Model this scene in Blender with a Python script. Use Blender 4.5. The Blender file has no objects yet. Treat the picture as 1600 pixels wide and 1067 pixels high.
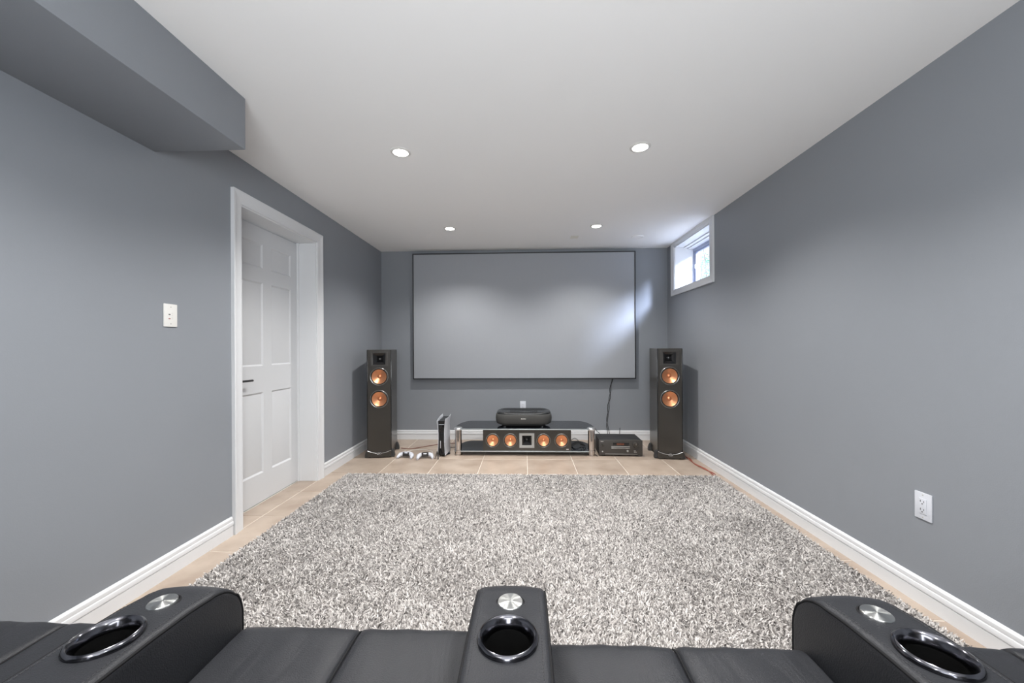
import bpy, bmesh, math, random
import numpy as np
from math import pi, sin, cos, radians, sqrt
from mathutils import Vector, Matrix
random.seed(7)
np.random.seed(7)
S = bpy.context.scene
COL = S.collection

# ------------------------------------------------------------------ camera
FPX, YAW, PIT, ROLL, CAMH = 599.9, 0.0342, 9.65, -0.005, 1.13
cd = bpy.data.cameras.new('camera')
cam = bpy.data.objects.new('camera', cd)
COL.objects.link(cam)
cd.sensor_width = 36.0
cd.sensor_fit = 'HORIZONTAL'
cd.lens = FPX / 1600 * 36.0
cd.shift_y = PIT / 1600
cd.clip_start = 0.02
cam.matrix_world = (Matrix.Translation((0, 0, CAMH)) @ Matrix.Rotation(YAW, 4, 'Z')
                    @ Matrix.Rotation(pi / 2, 4, 'X') @ Matrix.Rotation(ROLL, 4, 'Z'))
S.camera = cam

# ------------------------------------------------------------------ exposure, sky
S.view_settings.view_transform = 'Standard'
S.view_settings.look = 'None'
S.view_settings.exposure = 0.0
S.view_settings.gamma = 1.0
S.view_settings.use_curve_mapping = False
S.cycles.max_bounces = 10
S.cycles.diffuse_bounces = 6
S.cycles.sample_clamp_indirect = 6.0
S.cycles.use_denoising = True

w = bpy.data.worlds.new('sky')
S.world = w
w.use_nodes = True
bg = w.node_tree.nodes['Background']
bg.inputs['Color'].default_value = (0.80, 0.90, 1.0, 1)
bg.inputs['Strength'].default_value = 1.6

# room frame: x right, y towards the screen wall, z up
XL, XR, YB, YF, ZC = -1.786, 1.73, 4.723, -2.3, 2.332

def area(name, loc, target, size, power, color, size_y=None):
    l = bpy.data.lights.new(name, 'AREA')
    l.energy = power
    l.color = color
    l.size = size
    if size_y:
        l.shape = 'RECTANGLE'
        l.size_y = size_y
    o = bpy.data.objects.new(name, l)
    COL.objects.link(o)
    o.location = loc
    d = Vector(target) - Vector(loc)
    o.rotation_euler = d.to_track_quat('-Z', 'Y').to_euler()
    return o
# added fill: unseen soft lamp behind the camera, aimed up to brighten the ceiling
area('ceiling_fill', (0.0, -1.0, 1.35), (0.0, 2.0, 2.65), 1.2, 84, (0.93, 0.965, 1.0))
# daylight falling into the window well
area('window_daylight', (3.35, 2.35, 3.30), (1.8, 4.05, 2.0), 0.7, 900, (0.66, 0.76, 1.0))

POTS = [(-0.757, 2.330), (0.697, 2.333), (-0.751, 3.839), (0.712, 3.831),
        (-0.757, 0.83), (0.697, 0.83), (-0.757, -0.67), (0.697, -0.67)]
POT_POWER = [118, 118, 88, 88, 118, 118, 75, 75]

# ------------------------------------------------------------------ materials
MATS = {}
def nt(name):
    m = bpy.data.materials.new(name)
    m.use_nodes = True
    t = m.node_tree
    return m, t, t.nodes['Principled BSDF']

def simple(name, col, rough=0.5, metal=0.0, noise=0.0, nscale=40, bump=0.0, bscale=200, coat=0.0, spec=None, aniso=0.0, stretch=None):
    m, t, b = nt(name)
    b.inputs['Base Color'].default_value = (*col, 1)
    b.inputs['Roughness'].default_value = rough
    b.inputs['Metallic'].default_value = metal
    if spec is not None:
        b.inputs['Specular IOR Level'].default_value = spec
    if coat:
        b.inputs['Coat Weight'].default_value = coat
        b.inputs['Coat Roughness'].default_value = 0.1
    tc = t.nodes.new('ShaderNodeTexCoord')
    src = tc.outputs['Object']
    if stretch:
        mp = t.nodes.new('ShaderNodeMapping')
        mp.inputs['Scale'].default_value = stretch
        t.links.new(src, mp.inputs['Vector'])
        src = mp.outputs['Vector']
    if noise:
        n = t.nodes.new('ShaderNodeTexNoise')
        n.inputs['Scale'].default_value = nscale
        n.inputs['Detail'].default_value = 4
        t.links.new(src, n.inputs['Vector'])
        mx = t.nodes.new('ShaderNodeMix')
        mx.data_type = 'RGBA'
        mx.inputs['A'].default_value = (*[c * (1 - noise) for c in col], 1)
        mx.inputs['B'].default_value = (*[min(1, c * (1 + noise)) for c in col], 1)
        t.links.new(n.outputs['Fac'], mx.inputs['Factor'])
        t.links.new(mx.outputs['Result'], b.inputs['Base Color'])
    if bump:
        n = t.nodes.new('ShaderNodeTexNoise')
        n.inputs['Scale'].default_value = bscale
        n.inputs['Detail'].default_value = 3
        t.links.new(src, n.inputs['Vector'])
        bp = t.nodes.new('ShaderNodeBump')
        bp.inputs['Strength'].default_value = bump
        bp.inputs['Distance'].default_value = 0.002
        t.links.new(n.outputs['Fac'], bp.inputs['Height'])
        t.links.new(bp.outputs['Normal'], b.inputs['Normal'])
    if aniso:
        b.inputs['Anisotropic'].default_value = aniso
        tg = t.nodes.new('ShaderNodeTangent')
        tg.direction_type = 'RADIAL'
        tg.axis = 'Z'
        t.links.new(tg.outputs['Tangent'], b.inputs['Tangent'])
    MATS[name] = m
    return m

simple('wall_paint', (0.236, 0.251, 0.274), 0.42, noise=0.03, nscale=3, bump=0.12, bscale=260, spec=0.35)
simple('ceiling_paint', (0.89, 0.887, 0.88), 0.9, noise=0.01, nscale=2, bump=0.06, bscale=150)
simple('trim_white', (0.66, 0.67, 0.685), 0.35, noise=0.01, nscale=10)
simple('door_white', (0.58, 0.59, 0.605), 0.4, bump=0.05, bscale=120)
simple('plastic_white', (0.70, 0.69, 0.665), 0.35)
simple('plastic_cool_white', (0.60, 0.62, 0.67), 0.3)
simple('slot_dark', (0.03, 0.028, 0.028), 0.5)
simple('slot_red', (0.30, 0.04, 0.03), 0.5)
simple('slot_grey', (0.45, 0.44, 0.42), 0.5)
simple('grout', (0.76, 0.72, 0.65), 0.85, noise=0.05, nscale=60)
simple('subfloor', (0.74, 0.68, 0.58), 0.9, noise=0.05, nscale=60)
simple('screen_fabric', (0.310, 0.325, 0.350), 0.55, noise=0.02, nscale=12, stretch=(9, 1, .6), spec=0.3)
simple('frame_black', (0.012, 0.012, 0.014), 0.45)
simple('black_gloss', (0.012, 0.012, 0.013), 0.12, spec=0.5)
simple('black_satin', (0.045, 0.041, 0.037), 0.38, noise=0.1, nscale=30)
simple('black_vinyl', (0.036, 0.032, 0.027), 0.30, bump=0.1, bscale=300, coat=0.15)
simple('black_dull', (0.03, 0.03, 0.03), 0.6)
simple('surround_rubber', (0.025, 0.025, 0.026), 0.35)
simple('ring_metal', (0.20, 0.20, 0.19), 0.25, metal=0.8)
simple('copper', (0.84, 0.37, 0.19), 0.30, metal=0.92, aniso=0.5)
simple('chrome', (0.56, 0.53, 0.51), 0.07, metal=1.0)
simple('silver', (0.72, 0.73, 0.74), 0.3, metal=0.9)
simple('silver_paint', (0.36, 0.36, 0.35), 0.4, metal=0.3)
simple('dust_cap', (0.88, 0.50, 0.30), 0.28, metal=0.9)
simple('brushed_metal', (0.52, 0.53, 0.52), 0.33, metal=1.0, aniso=0.9)
MATS['brushed_metal'].node_tree.nodes['Principled BSDF'].inputs['Anisotropic Rotation'].default_value = 0.25
simple('cup_chrome', (0.13, 0.13, 0.145), 0.16, metal=1.0)
simple('cup_inside', (0.006, 0.006, 0.006), 0.12)
simple('leather', (0.018, 0.019, 0.022), 0.40, bump=0.35, bscale=420, noise=0.1, nscale=14, spec=0.22)
simple('leather_soft', (0.018, 0.019, 0.022), 0.40, bump=0.35, bscale=420, noise=0.1, nscale=14, spec=0.22)
_t = MATS['leather_soft'].node_tree                      # soft creases over the fine grain
_b = _t.nodes['Principled BSDF']
_n = _t.nodes.new('ShaderNodeTexNoise'); _n.inputs['Scale'].default_value = 5.5; _n.inputs['Detail'].default_value = 2; _n.inputs['Distortion'].default_value = 1.2
_m = _t.nodes.new('ShaderNodeMapping'); _m.inputs['Scale'].default_value = (2.2, .7, 1); _m.inputs['Rotation'].default_value = (0, 0, .5)
_c = _t.nodes.new('ShaderNodeTexCoord'); _t.links.new(_c.outputs['Object'], _m.inputs['Vector']); _t.links.new(_m.outputs['Vector'], _n.inputs['Vector'])
_p = _t.nodes.new('ShaderNodeBump'); _p.inputs['Strength'].default_value = 0.32; _p.inputs['Distance'].default_value = 0.010
_t.links.new(_n.outputs['Fac'], _p.inputs['Height'])
_old = _b.inputs['Normal'].links[0].from_node
_t.links.new(_p.outputs['Normal'], _old.inputs['Normal'])
simple('leather_seam', (0.010, 0.010, 0.011), 0.8, spec=0.15)
simple('thread', (0.05, 0.05, 0.053), 0.8, spec=0.2)
simple('cable_black', (0.02, 0.02, 0.02), 0.5)
simple('cable_red', (0.32, 0.10, 0.07), 0.45)
simple('cable_brown', (0.20, 0.09, 0.07), 0.45)
simple('cable_white', (0.75, 0.74, 0.70), 0.45)
simple('projector_shell', (0.016, 0.017, 0.018), 0.25, coat=0.3)
simple('projector_fabric', (0.045, 0.045, 0.043), 0.75, bump=0.3, bscale=500)
simple('amber_dim', (0.20, 0.06, 0.03), 0.3)
simple('window_vinyl', (0.30, 0.33, 0.44), 0.4)
simple('leaf', (0.16, 0.42, 0.26), 0.5, noise=0.35, nscale=9)
simple('bark', (0.16, 0.12, 0.10), 0.8, noise=0.3, nscale=30)
simple('concrete', (0.55, 0.55, 0.54), 0.9, noise=0.1, nscale=12, bump=0.3, bscale=60)
simple('gravel', (0.45, 0.43, 0.40), 0.9, noise=0.4, nscale=80, bump=0.5, bscale=90)
simple('patch_cream', (0.80, 0.785, 0.72), 0.85)
simple('patch_white', (0.90, 0.895, 0.885), 0.7)

# tile: a little different from piece to piece
m, t, b = nt('tile')
MATS['tile'] = m
oi = t.nodes.new('ShaderNodeObjectInfo')
tc = t.nodes.new('ShaderNodeTexCoord')
n1 = t.nodes.new('ShaderNodeTexNoise'); n1.inputs['Scale'].default_value = 5.5; n1.inputs['Detail'].default_value = 6; n1.noise_dimensions = '4D'
t.links.new(tc.outputs['Object'], n1.inputs['Vector'])
mw = t.nodes.new('ShaderNodeMath'); mw.operation = 'MULTIPLY'; mw.inputs[1].default_value = 40
t.links.new(oi.outputs['Random'], mw.inputs[0]); t.links.new(mw.outputs[0], n1.inputs['W'])
cr = t.nodes.new('ShaderNodeValToRGB')
cr.color_ramp.elements[0].position = 0.3; cr.color_ramp.elements[0].color = (0.33, 0.255, 0.20, 1)
cr.color_ramp.elements[1].position = 0.72; cr.color_ramp.elements[1].color = (0.475, 0.395, 0.325, 1)
t.links.new(n1.outputs['Fac'], cr.inputs['Fac'])
hs = t.nodes.new('ShaderNodeHueSaturation')
mr = t.nodes.new('ShaderNodeMapRange'); mr.inputs['To Min'].default_value = 0.92; mr.inputs['To Max'].default_value = 1.07
t.links.new(oi.outputs['Random'], mr.inputs['Value']); t.links.new(mr.outputs['Result'], hs.inputs['Value'])
t.links.new(cr.outputs['Color'], hs.inputs['Color']); t.links.new(hs.outputs['Color'], b.inputs['Base Color'])
b.inputs['Roughness'].default_value = 0.38
bp = t.nodes.new('ShaderNodeBump'); bp.inputs['Strength'].default_value = 0.15; bp.inputs['Distance'].default_value = 0.003
t.links.new(n1.outputs['Fac'], bp.inputs['Height']); t.links.new(bp.outputs['Normal'], b.inputs['Normal'])

# rug yarn: colour carried by each tuft
m, t, b = nt('yarn')
MATS['yarn'] = m
at = t.nodes.new('ShaderNodeAttribute'); at.attribute_name = 'yarn_colour'
t.links.new(at.outputs['Color'], b.inputs['Base Color'])
b.inputs['Roughness'].default_value = 0.85
b.inputs['Specular IOR Level'].default_value = 0.15
simple('rug_backing', (0.36, 0.34, 0.33), 0.95, noise=0.3, nscale=150)

# window glass
m = bpy.data.materials.new('window_glass'); m.use_nodes = True; t = m.node_tree
for n in list(t.nodes):
    t.nodes.remove(n)
out = t.nodes.new('ShaderNodeOutputMaterial'); mix = t.nodes.new('ShaderNodeMixShader')
tr = t.nodes.new('ShaderNodeBsdfTransparent'); gl = t.nodes.new('ShaderNodeBsdfGlossy')
gl.inputs['Roughness'].default_value = 0.02; mix.inputs[0].default_value = 0.08
t.links.new(tr.outputs[0], mix.inputs[1]); t.links.new(gl.outputs[0], mix.inputs[2])
t.links.new(mix.outputs[0], out.inputs[0])
MATS['window_glass'] = m

# glass of the stand: dark tinted and glossy
simple('black_glass', (0.010, 0.012, 0.016), 0.05, spec=0.6)
simple('glass_edge', (0.42, 0.46, 0.47), 0.2, metal=0.3)

# lamp lens
m, t, b = nt('lamp_lens'); MATS['lamp_lens'] = m
b.inputs['Emission Color'].default_value = (1.0, 0.97, 0.90, 1)
b.inputs['Emission Strength'].default_value = 14
b.inputs['Base Color'].default_value = (0.9, 0.9, 0.9, 1)

# ------------------------------------------------------------------ mesh helpers
def finish(name, bm, mat, parent=None, angle=35, loc=None, mats=None):
    me = bpy.data.meshes.new(name)
    bmesh.ops.recalc_face_normals(bm, faces=bm.faces)
    bm.to_mesh(me)
    bm.free()
    for p in me.polygons:
        p.use_smooth = True
    me.set_sharp_from_angle(angle=radians(angle))
    for mm in (mats or [mat]):
        me.materials.append(MATS[mm])
    o = bpy.data.objects.new(name, me)
    COL.objects.link(o)
    if parent is not None:
        o.parent = parent
    if loc is not None:
        o.location = loc
    return o

def box(bm, x0, x1, y0, y1, z0, z1, bev=0.0, seg=2, mi=0):
    r = bmesh.ops.create_cube(bm, size=1.0)
    vs = r['verts']
    for v in vs:
        v.co = Vector(((x0 + x1) / 2 + v.co.x * (x1 - x0), (y0 + y1) / 2 + v.co.y * (y1 - y0), (z0 + z1) / 2 + v.co.z * (z1 - z0)))
    fs = list({f for v in vs for f in v.link_faces})
    for f in fs:
        f.material_index = mi
    if bev > 0:
        es = list({e for v in vs for e in v.link_edges})
        bmesh.ops.bevel(bm, geom=es, offset=bev, segments=seg, profile=0.6, affect='EDGES', clamp_overlap=True)
    return fs

def catmull(pts, sub=6):
    P = [Vector(p) for p in pts]
    if len(P) < 3:
        return P
    out = []
    for i in range(len(P) - 1):
        p0 = P[max(0, i - 1)]; p1 = P[i]; p2 = P[i + 1]; p3 = P[min(len(P) - 1, i + 2)]
        for k in range(sub):
            u = k / sub
            out.append(0.5 * ((2 * p1) + (p2 - p0) * u + (2 * p0 - 5 * p1 + 4 * p2 - p3) * u * u + (3 * p1 - p0 - 3 * p2 + p3) * u ** 3))
    out.append(P[-1])
    return out

def tube(bm, pts, r, n=8, smooth=True, closed=False, sub=6):
    P = catmull(pts, sub) if smooth else [Vector(p) for p in pts]
    rings = []
    prev = None
    N = len(P)
    for i, p in enumerate(P):
        if closed:
            d = (P[(i + 1) % N] - P[(i - 1) % N])
        else:
            d = (P[min(i + 1, N - 1)] - P[max(i - 1, 0)])
        if d.length < 1e-9:
            d = Vector((0, 0, 1))
        d.normalize()
        if prev is None:
            a = Vector((0, 0, 1)) if abs(d.z) < 0.9 else Vector((1, 0, 0))
            u = d.cross(a).normalized()
        else:
            u = (prev - d * prev.dot(d)).normalized()
        prev = u
        v = d.cross(u)
        rings.append([bm.verts.new(p + (u * cos(2 * pi * k / n) + v * sin(2 * pi * k / n)) * r) for k in range(n)])
    last = N if closed else N - 1
    for i in range(last):
        A = rings[i]; B = rings[(i + 1) % N]
        for k in range(n):
            bm.faces.new((A[k], A[(k + 1) % n], B[(k + 1) % n], B[k]))
    if not closed:
        bm.faces.new(rings[0]); bm.faces.new(rings[-1][::-1])

def lathe(bm, prof, c=(0, 0, 0), n=32, mat=None, mi=0, close=True):
    """prof: list of (r, z) about local z; mat: Matrix to orient"""
    M = Matrix.Translation(c) @ (mat or Matrix.Identity(4))
    rings = []
    for r, z in prof:
        if r < 1e-6:
            rings.append([bm.verts.new(M @ Vector((0, 0, z)))])
        else:
            rings.append([bm.verts.new(M @ Vector((r * cos(2 * pi * k / n), r * sin(2 * pi * k / n), z))) for k in range(n)])
    for A, B in zip(rings, rings[1:]):
        for k in range(n):
            a = A[k % len(A)]; b2 = A[(k + 1) % len(A)]; c2 = B[(k + 1) % len(B)]; d = B[k % len(B)]
            vs = []
            for v in (a, b2, c2, d):
                if v not in vs:
                    vs.append(v)
            if len(vs) >= 3:
                f = bm.faces.new(vs); f.material_index = mi
FRONT = Matrix.Rotation(pi / 2, 4, 'X')      # local z -> -y (towards the viewer)

def prism(bm, pts2, axis, a0, a1, mi=0):
    """extrude a 2-D outline along an axis. axis 'x': pts are (y,z); 'y': (x,z); 'z': (x,y)"""
    def mk(p, a):
        return {'x': (a, p[0], p[1]), 'y': (p[0], a, p[1]), 'z': (p[0], p[1], a)}[axis]
    A = [bm.verts.new(mk(p, a0)) for p in pts2]
    B = [bm.verts.new(mk(p, a1)) for p in pts2]
    fs = [bm.faces.new(A), bm.faces.new(B[::-1])]
    for i in range(len(A)):
        j = (i + 1) % len(A)
        fs.append(bm.faces.new((A[i], B[i], B[j], A[j])))
    for f in fs:
        f.material_index = mi
    return A, B

def empty(name, label, cat, loc=(0, 0, 0), rz=0.0, group=None):
    o = bpy.data.objects.new(name, None)
    COL.objects.link(o)
    o.location = loc
    o.rotation_euler = (0, 0, rz)
    o.empty_display_size = 0.1
    o['label'] = label
    o['category'] = cat
    if group:
        o['group'] = group
    return o

def tag(o, label, cat, group=None):
    o['label'] = label
    o['category'] = cat
    if group:
        o['group'] = group
    return o

def struct(o):
    o['kind'] = 'structure'
    return o

def bx(name, mat, parent, *a, **k):
    bm = bmesh.new()
    box(bm, *a, **k)
    return finish(name, bm, mat, parent)

# ------------------------------------------------------------------ walls, ceiling
TH = 0.2
bm = bmesh.new()
DY0, DY1, DZ = 2.345, 3.232, 2.045          # door opening in the left wall
box(bm, XL - TH, XL, YF - TH, DY0, -0.05, ZC + 0.05)
box(bm, XL - TH, XL, DY1, YB + TH, -0.05, ZC + 0.05)
box(bm, XL - TH, XL, DY0, DY1, DZ, ZC + 0.05)
struct(finish('wall_left', bm, 'wall_paint'))
WY0, WY1, WZ0, WZ1 = 3.640, 4.492, 1.784, 2.284   # window opening in the right wall
RT = 0.28
bm = bmesh.new()
box(bm, XR, XR + RT, YF - TH, WY0, -0.05, ZC + 0.05)
box(bm, XR, XR + RT, WY1, YB + TH, -0.05, ZC + 0.05)
box(bm, XR, XR + RT, WY0, WY1, -0.05, WZ0)
box(bm, XR, XR + RT, WY0, WY1, WZ1, ZC + 0.05)
struct(finish('wall_right', bm, 'wall_paint'))
struct(bx('wall_back', 'wall_paint', None, XL, XR, YB, YB + TH, -0.05, ZC + 0.05))
struct(bx('wall_front', 'wall_paint', None, XL, XR, YF - TH, YF, -0.05, ZC + 0.05))
ceil = struct(bx('ceiling', 'ceiling_paint', None, XL - TH, XR + RT, YF - TH, YB + TH, ZC, ZC + 0.15))
sof = struct(bx('trim_1', 'wall_paint', None, XL, -1.338, YF, 1.80, 2.086, ZC, bev=0.002))

# ------------------------------------------------------------------ floor and its tiles
flo = struct(bx('floor', 'grout', None, XL - TH, XR + RT, YF - TH, YB + TH, -0.06, -0.0025))
T = 0.45
GY, GX = 4.338, -1.334
g = 0.0045
tile_cache = {}
def tile(x0, x1, y0, y1):
    x0 = max(x0, XL - 0.16); x1 = min(x1, XR); y0 = max(y0, YF); y1 = min(y1, YB)
    if x1 - x0 < 0.03 or y1 - y0 < 0.03:
        return
    wdt, dp = round(x1 - x0 - g, 4), round(y1 - y0 - g, 4)
    if (wdt, dp) not in tile_cache:
        b2 = bmesh.new()
        a, c = wdt / 2, dp / 2
        e = 0.0025
        lo = [b2.verts.new((sx * a, sy * c, -0.012)) for sx, sy in ((-1, -1), (1, -1), (1, 1), (-1, 1))]
        mi_ = [b2.verts.new((sx * a, sy * c, -0.0018)) for sx, sy in ((-1, -1), (1, -1), (1, 1), (-1, 1))]
        hi = [b2.verts.new((sx * (a - e), sy * (c - e), 0)) for sx, sy in ((-1, -1), (1, -1), (1, 1), (-1, 1))]
        b2.faces.new(hi)
        for k in range(4):
            j = (k + 1) % 4
            b2.faces.new((lo[k], lo[j], mi_[j], mi_[k])); b2.faces.new((mi_[k], mi_[j], hi[j], hi[k]))
        me = bpy.data.meshes.new('tile'); b2.to_mesh(me); b2.free(); me.materials.append(MATS['tile'])
        tile_cache[(wdt, dp)] = me
    o = bpy.data.objects.new('tile', tile_cache[(wdt, dp)])
    COL.objects.link(o)
    o.parent = flo
    o.location = ((x0 + x1) / 2, (y0 + y1) / 2, 0)
for i in range(-2, 8):
    for j in range(-15, 1):
        tile(GX + i * T - (T if False else 0), GX + (i + 1) * T, GY + j * T, GY + (j + 1) * T)
for j in range(-15, 1):                     # strip that runs into the doorway
    pass

# ------------------------------------------------------------------ baseboards
BB = [(0, 0), (0.013, 0), (0.013, 0.060), (0.011, 0.063), (0.016, 0.067), (0.0165, 0.078), (0.014, 0.086), (0.0115, 0.089), (0.0125, 0.094), (0.011, 0.106), (0.006, 0.113), (0, 0.115)]
def baseboard(name, side, a0, a1):
    b2 = bmesh.new()
    if side == 'L':
        A = [(XL + d, z) for d, z in BB]; prism(b2, A, 'y', a0, a1)
    elif side == 'R':
        A = [(XR - d, z) for d, z in BB]; prism(b2, A, 'y', a0, a1)
    else:
        A = [(YB - d, z) for d, z in BB]; prism(b2, A, 'x', a0, a1)
    return struct(finish(name, b2, 'trim_white', angle=20))
baseboard('baseboard_left', 'L', YF, 2.268)
baseboard('baseboard_left_far', 'L', 3.310, YB - 0.001)
baseboard('baseboard_right', 'R', YF, YB - 0.001)
baseboard('baseboard_back', 'B', XL + 0.0166, XR - 0.0166)

# ------------------------------------------------------------------ door
dr = bpy.data.objects.new('door_1', None); COL.objects.link(dr); struct(dr)
def casing(y0, y1, z0, z1):
    """three mitred legs with a stepped profile; outline y0..y1 x z0..z1 outer, width cw"""
cw = 0.077
CP = [(0.0, 0.0), (0.0, 0.011), (0.010, 0.014), (0.034, 0.0145), (0.052, 0.017), (0.066, 0.021), (0.077, 0.021), (0.077, 0.0)]   # (distance from inner edge, proud)
def casing_piece(b2, X, sgn, inner, outer):
    """inner/outer: polylines (y,z) of equal length; profile interpolated between"""
    n = len(inner)
    rows = []
    for k in range(n):
        row = []
        for d, pr in CP:
            f = d / cw
            row.append(b2.verts.new((X + sgn * pr, inner[k][0] + (outer[k][0] - inner[k][0]) * f, inner[k][1] + (outer[k][1] - inner[k][1]) * f)))
        rows.append(row)
    for A, B in zip(rows, rows[1:]):
        for i in range(len(CP) - 1):
            b2.faces.new((A[i], A[i + 1], B[i + 1], B[i]))
        b2.faces.new((A[-1], A[0], B[0], B[-1]))
    b2.faces.new(rows[0]); b2.faces.new(rows[-1][::-1])
I = [(2.352, 0), (2.352, 2.040), (3.232, 2.040), (3.232, 0)]
O = [(2.352 - cw, 0), (2.352 - cw, 2.117), (3.232 + cw, 2.117), (3.232 + cw, 0)]
for a, bb in ((0, 1), (1, 2), (2, 3)):
    b2 = bmesh.new()
    casing_piece(b2, XL, 1, [I[a], I[bb]], [O[a], O[bb]])
    finish('casing', b2, 'trim_white', dr, angle=12)
b2 = bmesh.new()
box(b2, XL - TH, XL + 0.001, 2.345, 2.358, 0, 2.045)
box(b2, XL - TH, XL + 0.001, 3.222, 3.233, 0, 2.045)
box(b2, XL - TH, XL + 0.001, 2.358, 3.222, 2.030, 2.045)
box(b2, XL - TH + 0.0, XL - 0.145, 2.358, 2.42, 0, 2.03)
finish('jamb', b2, 'trim_white', dr)
bx('door_stop', 'trim_white', dr, XL - 0.160, XL - 0.145, 3.212, 3.222, 0, 2.03)
DX = -1.946
y0, y1, z0, z1 = 2.425, 3.218, 0.008, 2.024
cols = [(2.535, 2.790), (2.885, 3.128)]
rows_ = [(0.215, 0.810), (1.005, 1.620), (1.725, 1.905)]
b2 = bmesh.new()
d0, d1 = DX - 0.036, DX
# stiles and rails stand proud of the recessed ground
ys = [y0] + [c for cc in cols for c in cc] + [y1]
box(b2, d0, d1 - 0.009, y0, y1, z0, z1)
for a, c in ((y0, cols[0][0]), (cols[0][1], cols[1][0]), (cols[1][1], y1)):
    box(b2, d1 - 0.010, d1, a, c, z0, z1)
zz = [z0] + [z for r in rows_ for z in r] + [z1]
for (a, c) in cols:
    for k in range(0, len(zz), 2):
        box(b2, d1 - 0.010, d1, a, c, zz[k], zz[k + 1])
finish('door_slab', b2, 'door_white', dr)
for (a, c) in cols:
    for (e, f) in rows_:
        b2 = bmesh.new()
        m1 = 0.012; m2 = 0.042
        L0 = [b2.verts.new((d1, yy, z)) for yy, z in ((a, e), (c, e), (c, f), (a, f))]
        L1 = [b2.verts.new((d1 - 0.0088, yy, z)) for yy, z in ((a + m1, e + m1), (c - m1, e + m1), (c - m1, f - m1), (a + m1, f - m1))]
        L2 = [b2.verts.new((d1 - 0.001, yy, z)) for yy, z in ((a + m2, e + m2), (c - m2, e + m2), (c - m2, f - m2), (a + m2, f - m2))]
        b2.faces.new(L2)
        for A, B in ((L0, L1), (L1, L2)):
            for k in range(4):
                j = (k + 1) % 4
                b2.faces.new((A[k], A[j], B[j], B[k]))
        finish('door_panel', b2, 'door_white', dr)
b2 = bmesh.new()
lathe(b2, [(0, 0.010), (0.022, 0.010), (0.026, 0.006), (0.026, 0)], (DX, 2.490, 0.912), 24, Matrix.Rotation(pi / 2, 4, 'Y'))
tube(b2, [(DX, 2.490, 0.912), (DX + 0.045, 2.490, 0.912), (DX + 0.055, 2.51, 0.912), (DX + 0.055, 2.56, 0.911), (DX + 0.053, 2.605, 0.910)], 0.0075, 10)
finish('door_handle', b2, 'frame_black', dr)

# ------------------------------------------------------------------ window
wn = bpy.data.objects.new('window_1', None); COL.objects.link(wn); struct(wn)
cw = 0.075
CP = [(0.0, 0.0), (0.0, 0.010), (0.012, 0.013), (0.045, 0.014), (0.066, 0.019), (0.075, 0.019), (0.075, 0.0)]
WI = [(WY0, WZ0), (WY0, WZ1), (WY1, WZ1), (WY1, WZ0)]
ot = 0.047
WO = [(WY0 - cw, WZ0 - 0.062), (WY0 - cw, WZ1 + ot), (WY1 + cw, WZ1 + ot), (WY1 + cw, WZ0 - 0.062)]
for a in range(4):
    bb = (a + 1) % 4
    b2 = bmesh.new()
    casing_piece(b2, XR, -1, [WI[a], WI[bb]], [WO[a], WO[bb]])
    finish('casing', b2, 'trim_white', wn, angle=12)
FX = XR + 0.205      # where the window frame sits
b2 = bmesh.new()
for yy in ((WY0 - 0.001, WY0 + 0.010), (WY1 - 0.010, WY1 + 0.001)):
    box(b2, XR - 0.001, FX, yy[0], yy[1], WZ0, WZ1)
box(b2, XR - 0.001, FX, WY0, WY1, WZ1 - 0.010, WZ1 + 0.001)
box(b2, XR - 0.001, FX, WY0, WY1, WZ0 - 0.001, WZ0 + 0.010)
box(b2, XR + 0.10, FX, WY0, WY1, WZ1 - 0.022, WZ1 - 0.010)
box(b2, XR + 0.14, FX, WY0, WY1, WZ1 - 0.034, WZ1 - 0.020)
finish('window_reveal', b2, 'trim_white', wn)
def ring_frame(name, mat, x0, x1, ya, yb, za, zb, wd, top=None):
    b3 = bmesh.new()
    box(b3, x0, x1, ya, ya + wd, za, zb, bev=0.002)
    box(b3, x0, x1, yb - wd, yb, za, zb, bev=0.002)
    box(b3, x0, x1, ya + wd, yb - wd, zb - (top or wd), zb, bev=0.002)
    box(b3, x0, x1, ya + wd, yb - wd, za, za + wd, bev=0.002)
    return finish(name, b3, mat, wn)
ring_frame('window_frame', 'window_vinyl', FX, FX + 0.07, WY0, WY1, WZ0, WZ1 - 0.02, 0.028, 0.045)
ymid = (WY0 + WY1) / 2
for xo, ya, yb in ((FX + 0.012, ymid - 0.02, WY1 - 0.028), (FX + 0.038, WY0 + 0.028, ymid + 0.02)):
    sash = ring_frame('window_sash', 'window_vinyl', xo, xo + 0.022, ya, yb, WZ0 + 0.028, WZ1 - 0.066, 0.026, 0.020)
    b3 = bmesh.new()
    box(b3, xo + 0.009, xo + 0.013, ya + 0.02, yb - 0.02, WZ0 + 0.05, WZ1 - 0.080)
    finish('window_pane', b3, 'window_glass', sash)
b3 = bmesh.new(); box(b3, FX + 0.004, FX + 0.012, WY1 - 0.052, WY1 - 0.036, 2.02, 2.07, bev=0.003)
finish('window_latch', b3, 'plastic_white', wn)

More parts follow.
